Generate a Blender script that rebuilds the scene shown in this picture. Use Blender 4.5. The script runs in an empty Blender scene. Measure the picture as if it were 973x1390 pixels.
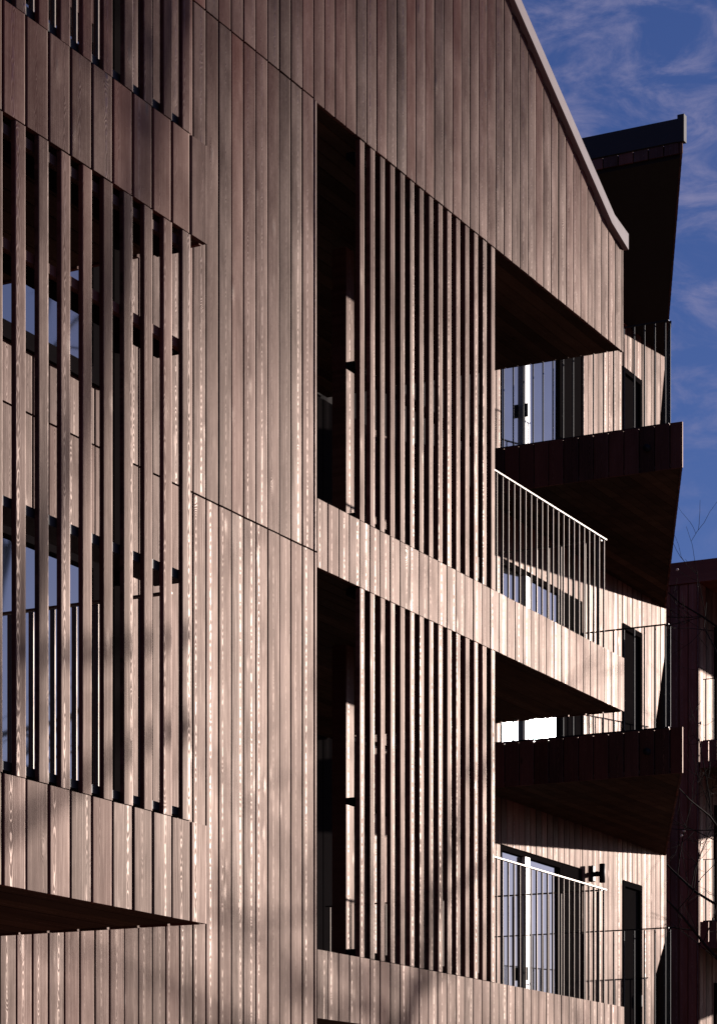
import bpy, bmesh, math, random
from mathutils import Vector, Matrix

random.seed(11)
sc = bpy.context.scene
COL = sc.collection

# ------------------------------------------------------------------ camera, world, sun, exposure
# Frame of the place: x runs along the facade away from the camera, y goes into the building, z up (metres).
YAW = 27.11
cam_d = bpy.data.cameras.new('camera')
cam_d.sensor_fit = 'HORIZONTAL'
cam_d.sensor_width = 36.0
cam_d.lens = 36.0 * 3474.0 / 973.0
cam_d.shift_x = 0.0
cam_d.shift_y = (1635.0 - 695.0) / 973.0          # a rising-front lens: verticals stay vertical
cam_d.clip_start = 0.1
cam_d.clip_end = 3000.0
cam = bpy.data.objects.new('camera', cam_d)
cam.location = (0.0, -7.99, 1.67)
cam.rotation_euler = (math.radians(90), 0, math.radians(YAW - 90.0))
COL.objects.link(cam)
sc.camera = cam

SUN_DIR = Vector((0.9215, -0.3945, 0.1857)).normalized()   # towards the sun
SUN_EL = math.asin(SUN_DIR.z)
SUN_ROT = math.atan2(SUN_DIR.x, SUN_DIR.y)

world = bpy.data.worlds.new('World')
sc.world = world
world.use_nodes = True
wn, wl = world.node_tree.nodes, world.node_tree.links
wn.clear()
w_out = wn.new('ShaderNodeOutputWorld')
w_bg = wn.new('ShaderNodeBackground')
w_sky = wn.new('ShaderNodeTexSky')
w_sky.sky_type = 'NISHITA'
w_sky.sun_disc = False
w_sky.sun_elevation = SUN_EL
w_sky.sun_rotation = SUN_ROT
w_sky.altitude = 600
w_sky.air_density = 1.0
w_sky.dust_density = 1.2
w_sky.ozone_density = 3.0
w_bg.inputs['Strength'].default_value = 0.066
# a polarising filter's deeper, cooler blue over the whole sky
w_tint = wn.new('ShaderNodeMix'); w_tint.data_type = 'RGBA'; w_tint.blend_type = 'MULTIPLY'
w_tint.inputs['Factor'].default_value = 1.0
w_tint.inputs['B'].default_value = (0.52, 0.58, 1.0, 1)
# wisps of high cloud
w_tc = wn.new('ShaderNodeTexCoord')
w_map = wn.new('ShaderNodeMapping')
w_map.inputs['Scale'].default_value = (30.0, 30.0, 70.0)
w_map.inputs['Rotation'].default_value = (0.25, 0.15, 0.0)
w_noise = wn.new('ShaderNodeTexNoise')
w_noise.inputs['Scale'].default_value = 1.0
w_noise.inputs['Detail'].default_value = 9.0
w_noise.inputs['Roughness'].default_value = 0.64
w_noise.inputs['Distortion'].default_value = 0.5
w_ramp = wn.new('ShaderNodeMapRange')
w_ramp.interpolation_type = 'SMOOTHSTEP'
w_ramp.inputs['From Min'].default_value = 0.42
w_ramp.inputs['From Max'].default_value = 0.78
w_ramp.inputs['To Max'].default_value = 0.55
w_sep = wn.new('ShaderNodeSeparateXYZ')
w_alt = wn.new('ShaderNodeMapRange')               # clouds thin out towards the horizon
w_alt.interpolation_type = 'SMOOTHSTEP'
w_alt.inputs['From Min'].default_value = 0.20
w_alt.inputs['From Max'].default_value = 0.36
w_cm = wn.new('ShaderNodeMath'); w_cm.operation = 'MULTIPLY'
w_cloud = wn.new('ShaderNodeMix'); w_cloud.data_type = 'RGBA'
w_cloud.inputs['B'].default_value = (4.3, 3.9, 5.8, 1)
wl.new(w_sky.outputs['Color'], w_tint.inputs['A'])
wl.new(w_tc.outputs['Generated'], w_map.inputs['Vector'])
wl.new(w_map.outputs['Vector'], w_noise.inputs['Vector'])
wl.new(w_noise.outputs['Fac'], w_ramp.inputs['Value'])
wl.new(w_tc.outputs['Generated'], w_sep.inputs['Vector'])
wl.new(w_sep.outputs['Z'], w_alt.inputs['Value'])
wl.new(w_ramp.outputs['Result'], w_cm.inputs[0])
wl.new(w_alt.outputs['Result'], w_cm.inputs[1])
wl.new(w_cm.outputs['Value'], w_cloud.inputs['Factor'])
wl.new(w_tint.outputs['Result'], w_cloud.inputs['A'])
wl.new(w_cloud.outputs['Result'], w_bg.inputs['Color'])
wl.new(w_bg.outputs['Background'], w_out.inputs['Surface'])

sun_d = bpy.data.lights.new('sun', 'SUN')
sun_d.energy = 5.0
sun_d.angle = math.radians(0.53)
sun_d.color = (1.0, 0.90, 0.83)
sun = bpy.data.objects.new('sun', sun_d)
sun.rotation_euler = SUN_DIR.to_track_quat('Z', 'Y').to_euler()
sun.location = (60, -30, 30)
COL.objects.link(sun)

sc.render.engine = 'CYCLES'
sc.cycles.max_bounces = 6
sc.cycles.diffuse_bounces = 2
sc.cycles.glossy_bounces = 4
sc.view_settings.view_transform = 'Standard'
sc.view_settings.look = 'None'
sc.view_settings.gamma = 1.0
sc.view_settings.use_curve_mapping = False
sc.view_settings.exposure = 0.3


# ------------------------------------------------------------------ materials
def principled(name):
    m = bpy.data.materials.new(name)
    m.use_nodes = True
    return m, m.node_tree.nodes, m.node_tree.links, m.node_tree.nodes['Principled BSDF']


def plain(name, col, rough=0.5, metal=0.0, spec=0.5, var=0.12, scale=6.0):
    m, n, l, b = principled(name)
    no = n.new('ShaderNodeTexNoise'); no.inputs['Scale'].default_value = scale
    no.inputs['Detail'].default_value = 6
    tc = n.new('ShaderNodeTexCoord')
    l.new(tc.outputs['Object'], no.inputs['Vector'])
    mr = n.new('ShaderNodeMapRange')
    mr.inputs['To Min'].default_value = 1 - var; mr.inputs['To Max'].default_value = 1 + var
    l.new(no.outputs['Fac'], mr.inputs['Value'])
    mx = n.new('ShaderNodeMix'); mx.data_type = 'RGBA'; mx.blend_type = 'MULTIPLY'
    mx.inputs['Factor'].default_value = 1
    mx.inputs['A'].default_value = (*col, 1)
    l.new(mr.outputs['Result'], mx.inputs['B'])
    l.new(mx.outputs['Result'], b.inputs['Base Color'])
    r2 = n.new('ShaderNodeMapRange')
    r2.inputs['To Min'].default_value = max(0.02, rough - 0.08); r2.inputs['To Max'].default_value = rough + 0.08
    l.new(no.outputs['Fac'], r2.inputs['Value'])
    l.new(r2.outputs['Result'], b.inputs['Roughness'])
    b.inputs['Metallic'].default_value = metal
    b.inputs['Specular IOR Level'].default_value = spec
    return m


def wood(name, dark, light, red, spec_lo, spec_hi, rough):
    """Stained softwood: sawn-log growth rings, fibres, knots; each board takes its own piece of the log."""
    m, n, l, b = principled(name)

    def math_(op, a, c=None, d=None):
        k = n.new('ShaderNodeMath'); k.operation = op
        for i, v in enumerate((a, c, d)):
            if v is None:
                continue
            if isinstance(v, (int, float)):
                k.inputs[i].default_value = v
            else:
                l.new(v, k.inputs[i])
        return k.outputs[0]

    def comb(x, y, z):
        k = n.new('ShaderNodeCombineXYZ')
        for i, v in enumerate((x, y, z)):
            if isinstance(v, (int, float)):
                k.inputs[i].default_value = v
            else:
                l.new(v, k.inputs[i])
        return k.outputs[0]

    def noise(vec, scale, detail=3.0, rgh=0.55):
        k = n.new('ShaderNodeTexNoise')
        k.inputs['Scale'].default_value = scale
        k.inputs['Detail'].default_value = detail
        k.inputs['Roughness'].default_value = rgh
        l.new(vec, k.inputs['Vector'])
        return k.outputs['Fac']

    def rng(v, a, c, lo, hi, smooth=False):
        k = n.new('ShaderNodeMapRange')
        if smooth:
            k.interpolation_type = 'SMOOTHSTEP'
        k.inputs['From Min'].default_value = a; k.inputs['From Max'].default_value = c
        k.inputs['To Min'].default_value = lo; k.inputs['To Max'].default_value = hi
        l.new(v, k.inputs['Value'])
        return k.outputs['Result']

    def mixc(f, a, c, mode='MIX'):
        k = n.new('ShaderNodeMix'); k.data_type = 'RGBA'; k.blend_type = mode
        for s, v in (('Factor', f), ('A', a), ('B', c)):
            if isinstance(v, tuple):
                k.inputs[s].default_value = (*v, 1)
            elif isinstance(v, (int, float)):
                k.inputs[s].default_value = v
            else:
                l.new(v, k.inputs[s])
        return k.outputs['Result']

    tc = n.new('ShaderNodeTexCoord')
    oi = n.new('ShaderNodeObjectInfo')
    sp = n.new('ShaderNodeSeparateXYZ'); l.new(tc.outputs['Object'], sp.inputs[0])
    x, y, z = sp.outputs
    wnz = n.new('ShaderNodeTexWhiteNoise'); wnz.noise_dimensions = '1D'
    l.new(math_('MULTIPLY', oi.outputs['Random'], 731.0), wnz.inputs['W'])
    rs = n.new('ShaderNodeSeparateColor'); l.new(wnz.outputs['Color'], rs.inputs[0])
    R, G, B = rs.outputs
    seed = math_('MULTIPLY', oi.outputs['Random'], 97.0)
    zz = math_('ADD', z, math_('MULTIPLY', G, 40.0))
    # knots: a slender lattice of cells, only some cells carry a knot
    kv = comb(math_('MULTIPLY', math_('ADD', x, R), 9.0), seed, math_('MULTIPLY', zz, 3.0))
    vor = n.new('ShaderNodeTexVoronoi'); vor.inputs['Scale'].default_value = 1.0
    l.new(kv, vor.inputs['Vector'])
    kd = vor.outputs['Distance']
    kc = n.new('ShaderNodeSeparateColor'); l.new(vor.outputs['Color'], kc.inputs[0])
    kon = rng(kc.outputs[0], 0.50, 0.54, 0.0, 1.0)
    knot = math_('MULTIPLY', rng(kd, 0.05, 0.15, 1.0, 0.0, True), kon)
    swirl = math_('MULTIPLY', rng(kd, 0.04, 0.34, 1.0, 0.0, True), kon)
    # growth rings of a flat-sawn board
    low = noise(comb(math_('MULTIPLY', x, 2.0), seed, math_('MULTIPLY', zz, 2.3)), 1.0, 4.0)
    jag = noise(comb(seed, math_('MULTIPLY', x, 20.0), math_('MULTIPLY', zz, 11.0)), 1.0, 3.0, 0.6)
    X = math_('ADD', x, math_('MULTIPLY', math_('SUBTRACT', R, 0.5), 0.085))
    X = math_('ADD', X, math_('MULTIPLY', math_('SUBTRACT', jag, 0.5), 0.012))
    Yd = math_('ADD', math_('ADD', 0.012, math_('MULTIPLY', B, 0.02)), math_('MULTIPLY', math_('SUBTRACT', low, 0.5), 0.07))
    rad = math_('SQRT', math_('ADD', math_('MULTIPLY', X, X), math_('MULTIPLY', Yd, Yd)))
    rad = math_('ADD', rad, math_('MULTIPLY', swirl, 0.016))
    ring = math_('SINE', math_('MULTIPLY', rad, 2 * math.pi / 0.0038))
    ring01 = rng(ring, -1, 1, 0, 1)
    fib = noise(comb(math_('MULTIPLY', math_('ADD', x, R), 150.0), seed, math_('MULTIPLY', zz, 2.2)), 1.0, 3.0, 0.6)
    blot = noise(comb(math_('MULTIPLY', x, 5.0), seed, math_('MULTIPLY', zz, 1.5)), 1.0, 4.0, 0.6)
    # colour
    f1 = math_('ADD', math_('MULTIPLY', ring01, 0.35), math_('MULTIPLY', fib, 0.65))
    c = mixc(rng(f1, 0.25, 0.8, 0, 1), dark, light)
    c = mixc(rng(R, 0.35, 1.0, 0.0, 0.9), c, red)
    k = n.new('ShaderNodeMapRange'); k.inputs['To Min'].default_value = 0.6; k.inputs['To Max'].default_value = 1.4
    l.new(G, k.inputs['Value'])
    c = mixc(1.0, c, k.outputs['Result'], 'MULTIPLY')
    geo = n.new('ShaderNodeNewGeometry')
    mp = n.new('ShaderNodeMapping'); mp.inputs['Scale'].default_value = (1.6, 1.6, 0.35)
    l.new(geo.outputs['Position'], mp.inputs['Vector'])
    wea = noise(mp.outputs['Vector'], 1.0, 5.0, 0.6)          # weathering that runs over many boards
    k2 = math_('MULTIPLY', rng(blot, 0.3, 0.7, 0.78, 1.18), rng(wea, 0.32, 0.68, 0.80, 1.18))
    c = mixc(1.0, c, k2, 'MULTIPLY')
    c = mixc(math_('MULTIPLY', knot, 0.75), c, (dark[0] * 0.35, dark[1] * 0.3, dark[2] * 0.3))
    l.new(c, b.inputs['Base Color'])
    # gloss: dense late wood in the flat-sawn middle of the board takes a shine
    mid = math_('MULTIPLY', math_('POWER', ring01, 2.0), rng(math_('ABSOLUTE', X), 0.001, 0.018, 1.0, 0.05, True))
    mid = math_('MULTIPLY', mid, rng(B, 0.15, 0.95, 0.15, 1.15))
    gl = math_('ADD', math_('MULTIPLY', mid, 0.52), math_('MULTIPLY', rng(blot, 0.3, 0.75, 0.0, 1.0), 0.2))
    gl = math_('ADD', gl, math_('MULTIPLY', rng(fib, 0.5, 0.75, 0, 1), 0.2))
    gl = math_('ADD', gl, math_('MULTIPLY', math_('MULTIPLY', math_('POWER', swirl, 3.0), math_('POWER', ring01, 2.0)), 0.6))
    kb = n.new('ShaderNodeMapRange'); kb.inputs['To Min'].default_value = 0.75; kb.inputs['To Max'].default_value = 1.25
    l.new(B, kb.inputs['Value'])
    gl = math_('MULTIPLY', gl, kb.outputs['Result'])
    ro = math_('ADD', rng(gl, 0.0, 1.0, rough + 0.05, rough - 0.05), math_('MULTIPLY', math_('SUBTRACT', blot, 0.5), 0.12))
    # relief
    hgt = math_('ADD', math_('MULTIPLY', ring01, 0.5), math_('MULTIPLY', fib, 0.7))
    hgt = math_('ADD', hgt, math_('MULTIPLY', swirl, 2.0))
    bp = n.new('ShaderNodeBump'); bp.inputs['Strength'].default_value = 0.3
    bp.inputs['Distance'].default_value = 0.0012
    l.new(hgt, bp.inputs['Height'])
    # stain-tinted sheen over the matt wood
    n.remove(b)
    dif = n.new('ShaderNodeBsdfDiffuse'); dif.inputs['Roughness'].default_value = 0.4
    glo = n.new('ShaderNodeBsdfGlossy'); glo.distribution = 'BECKMANN'; glo.inputs['Color'].default_value = (1.0, 0.81, 0.72, 1)
    fre = n.new('ShaderNodeFresnel'); fre.inputs['IOR'].default_value = 1.3
    l.new(c, dif.inputs['Color']); l.new(ro, glo.inputs['Roughness'])
    l.new(bp.outputs['Normal'], dif.inputs['Normal']); l.new(bp.outputs['Normal'], glo.inputs['Normal'])
    mxs = n.new('ShaderNodeMixShader')
    l.new(math_('MULTIPLY', math_('MULTIPLY_ADD', fre.outputs[0], 0.5, 0.035), rng(gl, 0.0, 1.0, spec_lo, spec_hi)), mxs.inputs[0])
    l.new(dif.outputs[0], mxs.inputs[1]); l.new(glo.outputs[0], mxs.inputs[2])
    l.new(mxs.outputs[0], n['Material Output'].inputs['Surface'])
    return m


M = {}
M['wood'] = wood('stained_larch', (0.044, 0.0175, 0.0145), (0.110, 0.053, 0.044), (0.108, 0.036, 0.028), 0.20, 1.42, 0.385)
M['red_wood'] = wood('red_stained_boards', (0.095, 0.022, 0.013), (0.150, 0.042, 0.027), (0.140, 0.033, 0.020), 0.20, 1.40, 0.385)
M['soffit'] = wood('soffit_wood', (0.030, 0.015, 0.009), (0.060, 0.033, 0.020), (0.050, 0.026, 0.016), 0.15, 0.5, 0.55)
M['core'] = plain('wind_barrier', (0.020, 0.014, 0.012), 0.9, 0, 0.1)
M['steel'] = plain('galvanised_steel', (0.11, 0.085, 0.068), 0.44, 0.85, 0.4, 0.15, 30)
M['dark_steel'] = plain('dark_steel', (0.014, 0.014, 0.018), 0.5, 0.0, 0.15, 0.2, 20)
M['coping'] = plain('zinc_coping', (0.25, 0.19, 0.195), 0.65, 0.0, 0.15, 0.12, 8)
M['fascia'] = plain('dark_fascia_metal', (0.030, 0.027, 0.032), 0.6, 0.0, 0.15, 0.1, 5)
M['frame_dark'] = plain('dark_window_frame', (0.012, 0.010, 0.010), 0.75, 0, 0.0, 0.15, 12)
M['frame_white'] = plain('white_window_frame', (0.72, 0.70, 0.66), 0.4, 0, 0.5, 0.04, 8)
M['slab'] = plain('concrete', (0.22, 0.21, 0.20), 0.85, 0, 0.3, 0.15, 4)
M['bark'] = plain('dark_bark', (0.020, 0.013, 0.011), 0.9, 0, 0.05, 0.3, 25)
M['seed'] = plain('pale_seed_head', (0.55, 0.42, 0.38), 0.7, 0, 0.3, 0.2, 60)
M['ground'] = plain('gravelly_ground', (0.30, 0.19, 0.14), 0.95, 0, 0.1, 0.45, 0.8)
m, n, l, b = principled('window_glass')
b.inputs['Base Color'].default_value = (0.006, 0.007, 0.009, 1)
b.inputs['Roughness'].default_value = 0.03
b.inputs['IOR'].default_value = 3.6
nz = n.new('ShaderNodeTexNoise'); nz.inputs['Scale'].default_value = 1.3; nz.inputs['Detail'].default_value = 2
tcg = n.new('ShaderNodeTexCoord'); l.new(tcg.outputs['Object'], nz.inputs['Vector'])
bpg = n.new('ShaderNodeBump'); bpg.inputs['Strength'].default_value = 0.12; bpg.inputs['Distance'].default_value = 0.01
l.new(nz.outputs['Fac'], bpg.inputs['Height']); l.new(bpg.outputs['Normal'], b.inputs['Normal'])
M['glass'] = m

# ------------------------------------------------------------------ helpers
WLOC = {}


def link(o, parent=None, wloc=(0, 0, 0)):
    """Link o at world position wloc; parents are never rotated or scaled."""
    COL.objects.link(o)
    wloc = Vector(wloc)
    WLOC[o.name] = wloc
    if parent is not None:
        o.parent = parent
        o.location = wloc - WLOC[parent.name]
    else:
        o.location = wloc
    return o


def tag(o, label=None, cat=None, group=None, kind=None):
    if label: o['label'] = label
    if cat: o['category'] = cat
    if group: o['group'] = group
    if kind: o['kind'] = kind
    return o


def empty(name, loc, parent=None):
    o = bpy.data.objects.new(name, None)
    o.empty_display_size = 0.3
    return link(o, parent, loc)


def mesh_obj(name, verts, faces, mat, parent=None, wloc=(0, 0, 0), smooth=False):
    me = bpy.data.meshes.new(name)
    me.from_pydata([tuple(v) for v in verts], [], faces)
    bm = bmesh.new(); bm.from_mesh(me)
    bmesh.ops.recalc_face_normals(bm, faces=bm.faces)
    bm.to_mesh(me); bm.free()
    if smooth:
        for p in me.polygons: p.use_smooth = True
    me.materials.append(mat)
    return link(bpy.data.objects.new(name, me), parent, wloc)


def box_geo(x0, x1, y0, y1, z0, z1):
    v = [(x, y, z) for x in (x0, x1) for y in (y0, y1) for z in (z0, z1)]
    f = [(0, 1, 3, 2), (4, 6, 7, 5), (0, 4, 5, 1), (2, 3, 7, 6), (0, 2, 6, 4), (1, 5, 7, 3)]
    return v, f


def boxes(name, blist, mat, parent=None):
    V, F = [], []
    for bx in blist:
        v, f = box_geo(*bx)
        k = len(V)
        V += v; F += [tuple(i + k for i in q) for q in f]
    return mesh_obj(name, V, F, mat, parent)


def box(name, x0, x1, y0, y1, z0, z1, mat, parent=None, bevel=0.0):
    c = ((x0 + x1) / 2, (y0 + y1) / 2, z0)
    v, f = box_geo(x0 - c[0], x1 - c[0], y0 - c[1], y1 - c[1], 0, z1 - z0)
    o = mesh_obj(name, v, f, mat, parent, c)
    if bevel:
        bm = bmesh.new(); bm.from_mesh(o.data)
        bmesh.ops.bevel(bm, geom=bm.edges[:], offset=bevel, segments=2, affect='EDGES', profile=0.5)
        bm.to_mesh(o.data); bm.free()
    return o


def prism_xz(name, poly, y0, y1, mat, parent=None):
    k = len(poly)
    v = [(x, y0, z) for x, z in poly] + [(x, y1, z) for x, z in poly]
    f = [tuple(range(k)), tuple(range(2 * k - 1, k - 1, -1))] + [(i, (i + 1) % k, k + (i + 1) % k, k + i) for i in range(k)]
    return mesh_obj(name, v, f, mat, parent)


def prism_xy(name, poly, z0, z1, mat, parent=None):
    k = len(poly)
    v = [(x, y, z0) for x, y in poly] + [(x, y, z1) for x, y in poly]
    f = [tuple(range(k)), tuple(range(2 * k - 1, k - 1, -1))] + [(i, (i + 1) % k, k + (i + 1) % k, k + i) for i in range(k)]
    return mesh_obj(name, v, f, mat, parent)


_cache = {}


def board_mesh(w, h, t, cup, mat, ch=0.003):
    """A board: length along z from 0, width across x, weather face towards -y, slightly cupped with eased edges."""
    key = (round(w, 4), round(h, 4), round(t, 4), round(cup, 5), mat.name, ch)
    if key in _cache:
        return _cache[key]
    hw = w / 2
    e = ch + min(0.006, hw * 0.2)
    cs = [(-hw, t), (-hw, ch), (-hw + ch, 0.0), (-hw + e, -cup * .22), (-hw * .45, -cup * .8), (0, -cup), (hw * .45, -cup * .8),
          (hw - e, -cup * .22), (hw - ch, 0.0), (hw, ch), (hw, t)]
    k = len(cs)
    v = [(x, y, 0) for x, y in cs] + [(x, y, h) for x, y in cs]
    f = [(i, (i + 1) % k, k + (i + 1) % k, k + i) for i in range(k)]
    v += v[:]                                  # caps get their own corners so the long faces shade straight
    f += [tuple(range(3 * k - 1, 2 * k - 1, -1)), tuple(range(3 * k, 4 * k))]
    me = bpy.data.meshes.new('board')
    me.from_pydata(v, [], f)
    for i, p in enumerate(me.polygons):
        p.use_smooth = 2 <= i <= k - 4
    me.materials.append(mat)
    me.update()
    _cache[key] = me
    return me


def board(name, parent, base, w, h, t=0.024, cup=0.0009, mat=None, rotz=0.0, jit=1.0, rot=None, ch=0.002):
    me = board_mesh(w, h, t, cup, mat or M['wood'], ch)
    o = bpy.data.objects.new(name, me)
    wob = math.radians(random.uniform(-1.1, 1.1)) * jit
    dy = random.uniform(-0.0018, 0.0018) * jit
    if rot is None:
        r = rotz + wob
        lean_ = random.gauss(0, 0.0009) if name == 'slat' else random.gauss(0, 0.0003)
        o.rotation_euler = (0, lean_ * jit, r)
        off = Vector((-math.sin(rotz) * dy, math.cos(rotz) * dy, 0))
        link(o, parent, Vector(base) + off)
    else:
        o.rotation_euler = rot
        link(o, parent, base)
    return o


def clad(parent, p0, p1, z0, z1, pitch, gap=0.0115, zjit=0.0, first=0.0, **kw):
    """Vertical boards from p0 to p1 in plan; the weather face looks to the right of p0->p1."""
    p0 = Vector((p0[0], p0[1])); p1 = Vector((p1[0], p1[1]))
    L = (p1 - p0).length
    d = (p1 - p0) / L
    rz = math.atan2(d.y, d.x)
    s = first
    while s < L - 0.02:
        e = min(s + pitch, L)
        c = p0 + d * ((s + e) / 2)
        za = z0 + random.uniform(-zjit, zjit)
        board('board', parent, (c.x, c.y, za), e - s - gap, z1 - za, rotz=rz, **kw)
        s += pitch


def planks(parent, rect, z, along='x', pitch=0.12, mat=None):
    """Soffit planks seen from below: rect = x0, x1, y0, y1 at underside z."""
    x0, x1, y0, y1 = rect
    if along == 'x':
        n_ = max(1, round((y1 - y0) / pitch)); st = (y1 - y0) / n_
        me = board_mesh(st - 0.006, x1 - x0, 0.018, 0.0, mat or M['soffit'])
        R_ = Matrix(((0, 0, 1), (1, 0, 0), (0, 1, 0))).to_euler()     # local z->x, x->y, -y->-z
        for i in range(n_):
            o = bpy.data.objects.new('soffit_plank', me); o.rotation_euler = R_
            link(o, parent, (x0, y0 + (i + .5) * st, z))


def tube(pts, radii, sides=6):
    """Verts and faces of a tapered tube through pts."""
    V, F = [], []
    for i, p in enumerate(pts):
        a = pts[max(0, i - 1)]; c = pts[min(len(pts) - 1, i + 1)]
        d = (c - a).normalized()
        s1 = d.cross(Vector((0.31, 0.17, 0.93)))
        if s1.length < 1e-3: s1 = d.cross(Vector((1, 0, 0)))
        s1.normalize(); s2 = d.cross(s1)
        for k in range(sides):
            an = 2 * math.pi * k / sides
            V.append(p + (s1 * math.cos(an) + s2 * math.sin(an)) * radii[i])
    for i in range(len(pts) - 1):
        for k in range(sides):
            F.append((i * sides + k, i * sides + (k + 1) % sides, (i + 1) * sides + (k + 1) % sides, (i + 1) * sides + k))
    n0 = len(V)
    V += [q.copy() for q in V[:sides]] + [q.copy() for q in V[(len(pts) - 1) * sides:len(pts) * sides]]
    F.append(tuple(range(n0 + sides - 1, n0 - 1, -1)))
    F.append(tuple(range(n0 + sides, n0 + 2 * sides)))
    return V, F


_rod = {}


def rod_mesh(h, r, mat):
    key = (round(h, 3), r, mat.name)
    if key not in _rod:
        V, F = tube([Vector((0, 0, 0)), Vector((0, 0, h))], [r, r], 8)
        me = bpy.data.meshes.new('baluster'); me.from_pydata([tuple(v) for v in V], [], F)
        for p in me.polygons: p.use_smooth = len(p.vertices) == 4
        me.materials.append(mat); me.update()
        _rod[key] = me
    return _rod[key]


def railing(parent, p0, p1, z0, z1, pitch=0.111, mat=None, r=0.008, lead=0.04, foot=True):
    """Top rail, bottom rail and round balusters between two plan points."""
    mat = mat or M['steel']
    p0 = Vector((p0[0], p0[1], 0)); p1 = Vector((p1[0], p1[1], 0))
    L = (p1 - p0).length; d = (p1 - p0) / L; nrm = Vector((d.y, -d.x, 0))
    for nm, za, zb, hw in (('top_rail', z1 - 0.010, z1, 0.014), ('bottom_rail', z0, z0 + 0.02, 0.014))[:2 if foot else 1]:
        V = []
        for s in (0, L):
            for o_ in (-hw, hw):
                for zz in (za, zb):
                    V.append(p0 + d * s + nrm * o_ + Vector((0, 0, zz)))
        F = [(0, 1, 3, 2), (4, 6, 7, 5), (0, 4, 5, 1), (2, 3, 7, 6), (0, 2, 6, 4), (1, 5, 7, 3)]
        mesh_obj(nm, V, F, mat, parent)
    n_ = max(2, int(round((L - 2 * lead) / pitch)))
    me = rod_mesh(z1 - z0 - 0.03, r, mat)
    for i in range(n_ + 1):
        c = p0 + d * (lead + (L - 2 * lead) * i / n_)
        o = bpy.data.objects.new('baluster', me)
        link(o, parent, (c.x, c.y, z0 + 0.015))


# ------------------------------------------------------------------ setting
S = 900.0
g = mesh_obj('ground', [(-S, -S, 0), (S, -S, 0), (S, S, 0), (-S, S, 0)], [(0, 1, 2, 3)], M['ground'])
tag(g, kind='structure')

# ------------------------------------------------------------------ the main building
bld = tag(empty('apartment_building', (14, 4, 0)), 'dark timber clad apartment block with slatted balconies and a sloping roof edge', 'building')
PITCH = 0.1556
J0 = 13.396            # a board joint on the long wall
X_OPEN = 15.0          # where the wall ends and the open balconies begin
X_END = 20.61
YB = 2.86              # wall behind the balconies
X_FAR = 29.40
RIDGE = (10.6, 9.965 + 0.50 * (20.22 - 10.6))


def roof_z(x):
    return 9.965 + 0.50 * (20.22 - x) if x > RIDGE[0] else RIDGE[1] - 0.50 * (RIDGE[0] - x)


# long wall
wall = prism_xz('facade_wall', [(1.5, 0), (X_OPEN - 0.002, 0), (X_OPEN - 0.002, roof_z(X_OPEN)), RIDGE, (1.5, roof_z(1.5))], 0.045, 9.5, M['core'], bld)
win_x = (10.35, 12.40)
k0 = -int((J0 - 6.2) / PITCH)
for k in range(k0, 10):
    xa = J0 + k * PITCH; xc = xa + PITCH / 2
    cuts = [(0.05, 5.994), (6.006, 8.994)]
    if win_x[0] < xc < win_x[1]:
        cuts = [(0.05, 3.34), (5.40, 5.994), (6.006, 6.34), (8.40, 8.994)]
    for za, zb in cuts:
        board('board', wall, (xc, 0, za), PITCH - 0.0115, zb - za)
    zt = min(roof_z(xa), roof_z(xa + PITCH)) + 0.04
    board('board', wall, (xc, 0, 9.006), PITCH - 0.0115, zt - 9.006)
# corner trim beside the opening
for za, zb in ((0.05, 5.994), (6.006, 8.994)):
    board('corner_board', wall, (J0 + 10 * PITCH + 0.024, 0.0, za), 0.044, zb - za, cup=0.004, jit=0)

# upper storey oversailing the balconies
top = prism_xz('upper_storey', [(X_OPEN + 0.002, 9.05), (X_END - 0.04, 9.05), (X_END - 0.04, roof_z(X_END - .04)), (X_OPEN + 0.002, roof_z(X_OPEN))], 0.0452, 9.4, M['core'], bld)
for k in range(10, 47):
    xa = J0 + k * PITCH; xb = min(xa + PITCH, X_END - 0.01); xc = (xa + xb) / 2
    zt = max(min(roof_z(xa), roof_z(xb)) + 0.035, 9.90)
    board('board', top, (xc, 0, 8.99), xb - xa - 0.0115, zt - 8.99)
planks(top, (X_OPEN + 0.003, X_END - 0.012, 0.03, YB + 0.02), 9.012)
# coping
prism_xz('coping', [(X_END - 0.005, 9.865), (20.22, 9.965), (RIDGE[0], RIDGE[1]), (1.4, roof_z(1.4)),
                    (1.4, roof_z(1.4) + 0.115), (RIDGE[0], RIDGE[1] + 0.115), (20.28, 10.055), (X_END - 0.005, 10.00)], -0.045, 0.25, M['coping'], bld)
rf = prism_xz('roof', [(X_END - 0.05, roof_z(X_END - .05) + 0.004), (RIDGE[0], RIDGE[1] + 0.004), (1.45, roof_z(1.45) + 0.004),
                       (1.45, roof_z(1.45) + 0.06), (RIDGE[0], RIDGE[1] + 0.06), (X_END - 0.05, roof_z(X_END - .05) + 0.06)], 0.251, 9.6, M['fascia'], bld)


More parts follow.
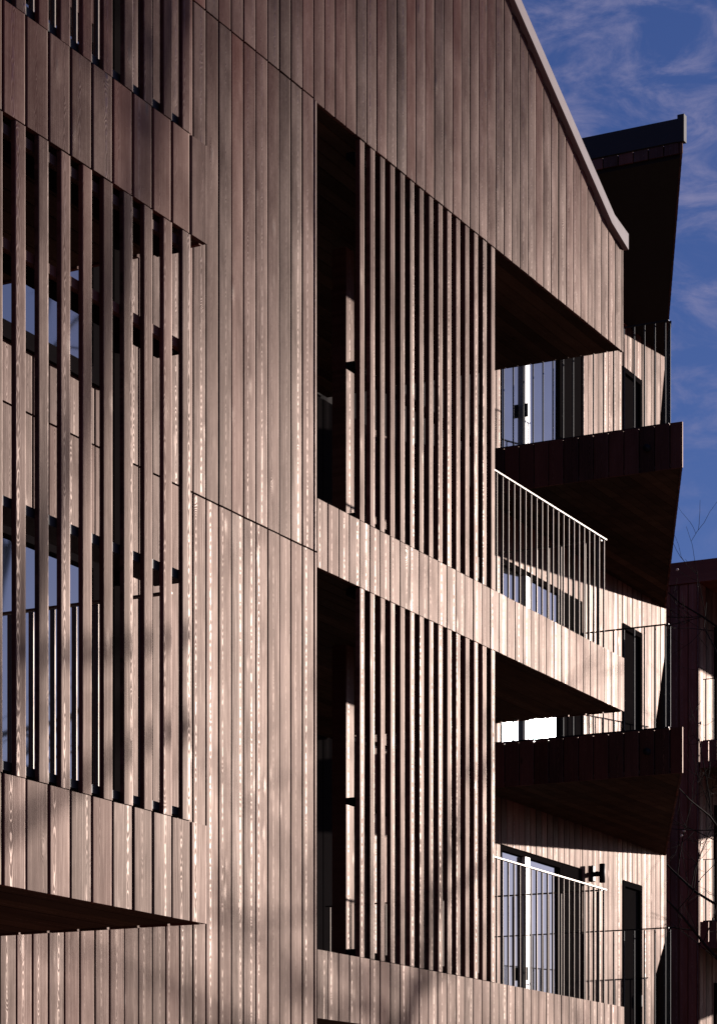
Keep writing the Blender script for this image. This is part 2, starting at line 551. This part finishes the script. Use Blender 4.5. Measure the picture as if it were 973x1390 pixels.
def window(parent, x0, x1, z0, z1, yf, mullions=(), fr='frame_dark', fw=0.05, handle=None, deep=0.03):
    """Glazed unit set in a wall whose weather face is at yf: frame bars (one part) and one pane per light."""
    wdw = boxes('window', [(x0, x0 + fw, yf, yf + deep + .012, z0, z1), (x1 - fw, x1, yf, yf + deep + .012, z0, z1),
                           (x0 + fw, x1 - fw, yf, yf + deep + .012, z0, z0 + fw), (x0 + fw, x1 - fw, yf, yf + deep + .012, z1 - fw, z1)], M[fr], parent)
    xs = [x0 + fw] + [q for m_ in mullions for q in (m_ - fw / 2, m_ + fw / 2)] + [x1 - fw]
    for m_ in mullions:
        box('mullion', m_ - fw / 2, m_ + fw / 2, yf + 0.002, yf + deep + .01, z0 + fw, z1 - fw, M[fr], wdw)
    for i in range(0, len(xs), 2):
        p = box('pane', xs[i], xs[i + 1], yf + deep, yf + deep + 0.008, z0 + fw, z1 - fw, M['glass'], wdw)
        p.rotation_euler = (math.radians(random.uniform(-.15, .15)), 0, math.radians(random.uniform(-.15, .15)))
    if handle:
        box('handle', handle - 0.012, handle + 0.012, yf - 0.06, yf - 0.0, z0 + 1.0, z0 + 1.14, M['dark_steel'], wdw, 0.004)
    return wdw


# windows in the long wall beside the end of the screened balconies
for f_ in (3.0, 6.0):
    w_ = window(bld, win_x[0] + 0.02, win_x[1] - 0.01, f_ + 0.36, f_ + 2.385, 0.004, (11.05,), fw=0.09, deep=0.03)
    box('sill', win_x[0] - 0.0, win_x[1] + 0.0, -0.03, 0.04, f_ + 0.335, f_ + 0.358, M['frame_dark'], w_)

# ------------------------------------------------------------------ screened balconies on the long wall
YS = -2.253            # their front
XS_END = 9.746
SP = 0.1571
for f_ in (3.0, 6.0, 9.0):
    bal = box('screened_balcony', 5.4, XS_END - 0.035, YS + 0.03, -0.005, f_ - 0.065, f_ + 0.02, M['slab'], bld)
    zb, zt = f_ - 0.095, f_ + 0.338
    # parapet boards on a dark upstand
    box('upstand', 5.4, XS_END - 0.03, YS + 0.0245, YS + 0.10, zb + 0.06, zt - 0.012, M['core'], bal)
    edges = [8.187 + SP * i for i in range(-17, 11)]
    edges = [e for e in edges if e < XS_END - 0.05] + [XS_END]
    for ea, eb in zip(edges, edges[1:]):
        board('board', bal, ((ea + eb) / 2, YS, zb), eb - ea - 0.013, zt - zb, t=0.024, cup=0.0003, ch=0.003)
    # the end of the parapet
    clad(bal, (XS_END - 0.001, YS + 0.026), (XS_END - 0.001, -0.006), zb, zt, 0.16, t=0.02)
    planks(bal, (5.4, XS_END - 0.026, YS + 0.028, -0.004), zb + 0.008, pitch=0.14)
    if f_ > 8:
        continue
    zs0, zs1 = zt + 0.004, f_ + 3.0 - 0.095 - 0.006
    for e in edges[1:-1]:
        board('slat', bal, (e - 0.0355, YS, zs0), 0.071, zs1 - zs0, t=0.019, cup=0.0003, jit=0.8, ch=0.002)
    for zr, hh, dd, mt in ((zt + 0.02, 0.035, 0.06, 'dark_steel'), (f_ + 1.385, 0.04, 0.16, 'dark_steel'), (f_ + 2.39, 0.04, 0.03, 'wood'), (f_ + 2.835, 0.04, 0.03, 'wood')):
        box('rail', 5.5, 9.60, YS + 0.022, YS + 0.022 + dd, zr, zr + hh, M[mt], bal)
        if mt == 'wood':
            box('rail', 5.5, 9.60, YS + 0.0535, YS + 0.17, zr - 0.004, zr + hh, M['frame_dark'], bal)
    box('post', 9.30, 9.385, YS + 0.20, YS + 0.245, zt, zs1, M['frame_dark'], bal)
    railing(bal, (9.66, YS + 0.1365), (9.66, -0.056), zt + 0.06, f_ + 1.37, r=0.013, pitch=0.1165)

# ------------------------------------------------------------------ open balconies beside the long wall
for f_ in (3.0, 6.0):
    zb, zt = f_ - 0.095, f_ + 0.362
    lg = box('balcony', X_OPEN + 0.004, X_END - 0.03, 0.03, YB + 0.03, f_ - 0.065, f_ + 0.02, M['slab'], bld)
    box('upstand', X_OPEN + 0.004, X_END - 0.03, 0.0245, 0.09, zb + 0.06, zt - 0.012, M['core'], lg)
    clad(lg, (X_OPEN - 0.001, 0), (X_END + 0.012, 0), zb, zt, 0.1560)
    clad(lg, (X_END + 0.012, 0.026), (X_END + 0.012, YB - 0.01), zb, zt, 0.16, t=0.02)
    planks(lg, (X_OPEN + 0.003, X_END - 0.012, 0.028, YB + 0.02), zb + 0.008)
    zs0, zs1 = zt + 0.004, f_ + 3.0 - (0.101 if f_ < 5 else 0.022)
    for i in range(15):
        board('slat', lg, (15.6255 + 0.1569 * i + 0.0355, 0, zs0), 0.071, zs1 - zs0, t=0.030, cup=0.0003, jit=0.8, ch=0.002)
    for zr in (zt + 0.015, f_ + 1.42, f_ + 2.86):
        box('rail', 15.63, 17.89, 0.048, 0.108, zr, zr + 0.045, M['frame_dark'], lg)
    box('post', 17.22, 17.35, 0.93, 1.05, f_ + 0.02, f_ + 2.93, M['wood'], lg)
    railing(lg, (18.03, 0.115), (20.47, 0.115), f_ + 0.10, f_ + 1.365, foot=False)
    railing(lg, (20.47, 0.15), (20.47, YB - 0.04), f_ + 0.12, f_ + 1.365)

# ------------------------------------------------------------------ wall behind the balconies
back = box('recessed_wall', X_OPEN + 0.01, X_FAR - 0.03, YB + 0.045, 9.3, 0.0, 11.95, M['core'], bld)


def back_boards(x0, x1, z0, z1):
    x = x0
    while x < x1 - 0.03:
        e = min(x + PITCH, x1)
        board('board', back, ((x + e) / 2, YB, z0), e - x - 0.0115, z1 - z0)
        x += PITCH


for f_ in (3.0, 6.0, 9.0):
    top_z = f_ + 2.97
    ht = f_ + 2.42
    if f_ < 8:
        window(bld, 15.10, 19.55, f_ + 0.03, ht, YB + 0.002, (16.1, 17.1, 18.1, 19.1))
        for i_ in range(4):
            box('dark_panel', 19.56 + i_ * 0.475, 20.028 + i_ * 0.475, YB + 0.004 + 0.004 * (i_ % 2), YB + 0.04, f_ + 0.03, top_z, M['frame_dark'], back)  # matt full-height panels; the recess's darkness is put into their colour
        back_boards(15.1, 19.55, ht + 0.01, top_z)
        back_boards(21.47, 21.80, ht + 0.01, top_z)
        back_boards(23.30, 24.45, ht + 0.01, top_z)
        back_boards(21.47, 21.80, f_ + 0.03, ht)
        for i_ in range(5):
            box('dark_panel', 21.81 + i_ * 0.47, 22.275 + i_ * 0.47, YB + 0.004 + 0.004 * (i_ % 2), YB + 0.04, f_ + 0.03, top_z if i_ < 3 else ht, M['frame_dark'], back)  # matt panels in place of glazing; its dark reflection is put into their colour
    back_boards(24.17, 24.44, f_ + 0.03, ht)
    w_ = window(bld, 24.45, 26.12, f_ + 0.05, ht, YB + 0.004, (), handle=25.04)
    box('door_stile', 25.07, 25.19, YB - 0.012, YB + 0.03, f_ + 0.10, ht - 0.05, M['frame_white'], w_)
    box('dark_panel', 26.13, 26.68, YB + 0.006, YB + 0.04, f_ + 0.05, ht, M['frame_dark'], w_)
    back_boards(24.45, 26.70, ht + 0.01, top_z)
    back_boards(26.70, 27.93, f_ + 0.03, top_z)
    # narrow door
    dr = boxes('door', [(27.94, 28.0, YB - 0.012, YB + 0.04, f_ + .03, f_ + 2.44), (28.50, 28.56, YB - 0.012, YB + 0.04, f_ + .03, f_ + 2.44),
                        (28.0, 28.50, YB - 0.012, YB + 0.04, f_ + 2.38, f_ + 2.44)], M['frame_dark'], bld)
    box('leaf', 28.0, 28.5, YB + 0.02, YB + 0.04, f_ + 0.05, f_ + 2.38, M['frame_dark'], dr)
    box('handle', 28.44, 28.46, YB - 0.05, YB + 0.0, f_ + 1.0, f_ + 1.14, M['dark_steel'], dr, 0.004)
    back_boards(27.94, 28.56, f_ + 2.45, top_z)
    back_boards(28.57, X_FAR, f_ + 0.03, top_z)

# ------------------------------------------------------------------ pointed balconies beyond
CX, CY = 23.80, 0.62
tri = [(CX, CY), (29.38, YB), (CX, YB)]


def inset(poly, d):
    c = Vector((sum(p[0] for p in poly) / 3, sum(p[1] for p in poly) / 3))
    return [tuple(Vector(p) + (c - Vector(p)).normalized() * d) for p in poly]


def slant_planks(parent, z):
    """Soffit planks whose far ends are sawn along the slanting outer edge."""
    edge = lambda y: CX + (y - CY - 0.0225) / (YB - CY) * 5.58
    y0 = CY + 0.045
    while y0 < YB - 0.02:
        y1 = min(y0 + 0.112, YB - 0.003)
        prism_xy('soffit_plank', [(CX + .024, y0), (edge(y0), y0), (edge(y1 - .006), y1 - .006), (CX + .024, y1 - .006)], z, z + 0.018, M['soffit'], parent)
        y0 += 0.112


for f_ in (3.0, 6.0, 9.0, 12.0):
    zb, zt = f_ - 0.095, f_ + 0.355
    if f_ > 11:
        can = prism_xy('roof_canopy', [(CX + .03, CY + .04), (29.34, YB + .0), (29.34, 9.2), (CX + .03, 9.2)], f_ - 0.04, f_ + 0.10, M['core'], bld)
        clad(can, (CX, YB + 1.0), (CX, CY), zb + 0.09, f_ + 0.10, 0.16, t=0.02)
        clad(can, (CX + .0215, CY + 0.0125), (29.40, YB), zb + 0.09, f_ + 0.10, 0.16, t=0.02, jit=0.2)
        # metal fascia above
        box('fascia', CX - 0.02, CX + 0.04, CY + 0.05, 6.0, f_ + 0.106, f_ + 0.33, M['fascia'], can)
        box('fascia_corner', CX - 0.025, CX + 0.05, CY - 0.02, CY + 0.049, f_ + 0.10, f_ + 0.365, M['fascia'], can)
        slant_planks(can, zb + 0.10)
        continue
    cb = prism_xy('corner_balcony', [(CX + .03, CY + .06), (29.26, YB + .0), (CX + .03, YB + .0)], f_ - 0.065, f_ + 0.02, M['slab'], bld)
    prism_xy('upstand', [(CX + .0215, CY + .03), (CX + .08, CY + .05), (CX + .08, YB - .01), (CX + .0215, YB - .01)], zb + .06, zt - .012, M['core'], cb)
    clad(cb, (CX, YB - 0.005), (CX, CY), zb, zt, 0.1615, t=0.02, cup=0.001)
    clad(cb, (CX + .0215, CY + 0.0125), (29.38, YB - 0.002), zb, zt, 0.158, t=0.02, jit=0.2)
    slant_planks(cb, zb + 0.008)
    railing(cb, (CX + 0.07, YB - 0.03), (CX + 0.07, CY + 0.17), zt + 0.005, f_ + 1.40, mat=M['dark_steel'])
    railing(cb, (CX + 0.10, CY + 0.17), (28.9, YB - 0.06), zt + 0.005, f_ + 1.40, mat=M['dark_steel'])
    # round spout in the camera side
    V, F = tube([Vector((CX + 0.01, 0.985, f_ + .14)), Vector((CX - 0.05, 0.985, f_ + .135)), Vector((CX - 0.055, 0.985, f_ + .135)), Vector((CX - 0.02, 0.985, f_ + .135))],
                [0.034, 0.034, 0.026, 0.024], 14)
    mesh_obj('drain_spout', V, F, M['dark_steel'], cb, smooth=True)

# ------------------------------------------------------------------ the far wing
wing = tag(empty('apartment_wing', (42.5, 8.5, 0)), 'shaded reddish timber wing of flats in the far background behind the bare tree', 'building')
XW, YW = 40.40, 6.34
wc = box('wing_wall', XW + 0.045, XW + 9, YW + 0.045, YW + 9, 0.0, 12.2, M['core'], wing)
clad(wc, (XW, YW + 3.0), (XW, YW), 0.05, 11.99, PITCH, mat=M['red_wood'])
clad(wc, (XW + 0.026, YW), (XW + 6.5, YW), 0.05, 11.99, PITCH)
box('wing_fascia', XW - 0.04, XW + 9.1, YW - 3.1, YW + 9.1, 12.0, 12.36, M['red_wood'], wing)
for f_ in (3.0, 6.0, 9.0):
    wb = box('wing_balcony', XW + 0.03, XW + 6.0, YW - 2.9, YW - 0.005, f_ - 0.07, f_ + 0.02, M['slab'], wing)
    clad(wb, (XW + 0.0, YW - 0.01), (XW + 0.0, YW - 3.0), f_ - 0.09, f_ + 0.355, 0.156, t=0.02, mat=M['red_wood'])
    planks(wb, (XW + 0.025, XW + 6.0, YW - 2.97, YW - 0.01), f_ - 0.085)
    railing(wb, (XW + 0.08, YW - 0.04), (XW + 0.08, YW - 2.95), f_ + 0.36, f_ + 1.40, mat=M['dark_steel'], pitch=0.14)
    box('wing_post', XW + 0.10, XW + 0.2, YW - 0.62, YW - 0.50, f_ + 0.02, f_ + 2.92, M['frame_dark'], wb)
    window(wing, XW + 0.75, XW + 3.6, f_ + 0.05, f_ + 2.4, YW - 0.03, (XW + 1.7, XW + 2.6), fw=0.1, deep=0.02)

# ------------------------------------------------------------------ wall lamp
lamp = tag(empty('wall_lamp', (26.99, YB, 5.30)), 'small black wall lamp on the sunlit boards left of the lowest narrow door', 'lamp')
box('wall_plate', 26.95, 27.03, YB - 0.03, YB - 0.006, 5.32, 5.50, M['dark_steel'], lamp, 0.005)
V, F = tube([Vector((26.99, YB - 0.025, 5.40)), Vector((26.99, YB - 0.06, 5.405)), Vector((26.99, YB - 0.10, 5.40))], [0.025, 0.03, 0.025], 10)
mesh_obj('arm', V, F, M['dark_steel'], lamp, smooth=True)
V, F = tube([Vector((26.99, YB - 0.125, z_)) for z_ in (5.30, 5.305, 5.51, 5.515)], [0.028, 0.034, 0.034, 0.028], 16)
mesh_obj('lamp_head', V, F, M['dark_steel'], lamp, smooth=True)


# ------------------------------------------------------------------ bare trees
def bare_tree(name, base, height, seed, label, r0=0.11, spread=0.55, levels=4, kids=(7, 5, 4, 4), seeds=0, lean=(0, 0), short=1.0, ratio=0.55):
    rnd = random.Random(seed)
    root = tag(empty(name, base), label, 'tree')
    base = Vector(base)
    V1, F1, V2, F2 = [], [], [], []
    tips = []

    def add(V, F, v, f):
        k = len(V); V.extend(v); F.extend(tuple(i + k for i in q) for q in f)

    def grow(p, d, L, r, lev):
        pts, rad = [p.copy()], [r]
        nseg = 7 if lev == 0 else 5
        for i in range(nseg):
            d = (d + Vector((rnd.gauss(0, 1), rnd.gauss(0, 1), rnd.gauss(0, .6))) * (0.05 if lev == 0 else 0.14) + Vector((0, 0, 0.05))).normalized()
            p = p + d * (L / nseg)
            pts.append(p.copy()); rad.append(r * (1 - 0.8 * (i + 1) / nseg) + 0.0015)
        v, f = tube(pts, rad, 8 if lev == 0 else (5 if lev == 1 else 4))
        if lev == 0: add(V1, F1, v, f)
        else: add(V2, F2, v, f)
        if lev >= levels - 1:
            tips.append(pts[-1])
            return
        for c in range(kids[lev]):
            t = rnd.uniform(0.25 if lev == 0 else 0.15, 1.0)
            i = min(int(t * nseg), nseg - 1)
            q = pts[i].lerp(pts[i + 1], t * nseg - i)
            an = rnd.uniform(0, 2 * math.pi)
            dd = (pts[i + 1] - pts[i]).normalized()
            s1 = dd.orthogonal().normalized(); s2 = dd.cross(s1)
            side = s1 * math.cos(an) + s2 * math.sin(an)
            nd = (dd * rnd.uniform(0.5, 0.9) + side * rnd.uniform(spread, spread + 0.35)).normalized()
            grow(q, nd, L * rnd.uniform(0.42, 0.62) * (short if lev == 0 else 1.0) * (1.15 - 0.6 * t if lev == 0 else 1.0), max(rad[i] * ratio, 0.0025), lev + 1)

    grow(Vector((0, 0, 0)), Vector((lean[0], lean[1], 1)).normalized(), height, r0, 0)
    mesh_obj('trunk', V1, F1, M['bark'], root, base, smooth=True)
    mesh_obj('branches', V2, F2, M['bark'], root, base, smooth=True)
    if seeds:
        rnd.shuffle(tips)
        for t in tips[:seeds]:
            bm = bmesh.new()
            bmesh.ops.create_icosphere(bm, subdivisions=1, radius=0.022)
            for v in bm.verts: v.co *= rnd.uniform(0.75, 1.2)
            me = bpy.data.meshes.new('seed_head'); bm.to_mesh(me); bm.free()
            me.materials.append(M['seed'])
            link(bpy.data.objects.new('seed_head', me), root, base + t)
    return root


bare_tree('bare_tree', (34.6, 3.55, 0), 11.0, 5, 'dark leafless tree with thin twigs at the right edge before the far wing', r0=0.085, levels=5, kids=(15, 4, 3, 3), seeds=30, short=0.6, ratio=0.42)
bare_tree('bare_tree', (20.6, -8.9, 0), 14.5, 21, 'leafless tree outside the right edge whose shadow falls on the slats at the left', r0=0.085, kids=(11, 4, 3, 3), spread=0.5, ratio=0.65, short=0.42, lean=(0.36, 0))
bare_tree('bare_tree', (31.0, -7.2, 0), 8.1, 8, 'leafless tree further off outside the right edge whose shadow dapples the lower wall boards', r0=0.10, kids=(10, 5, 4, 3), ratio=0.6)
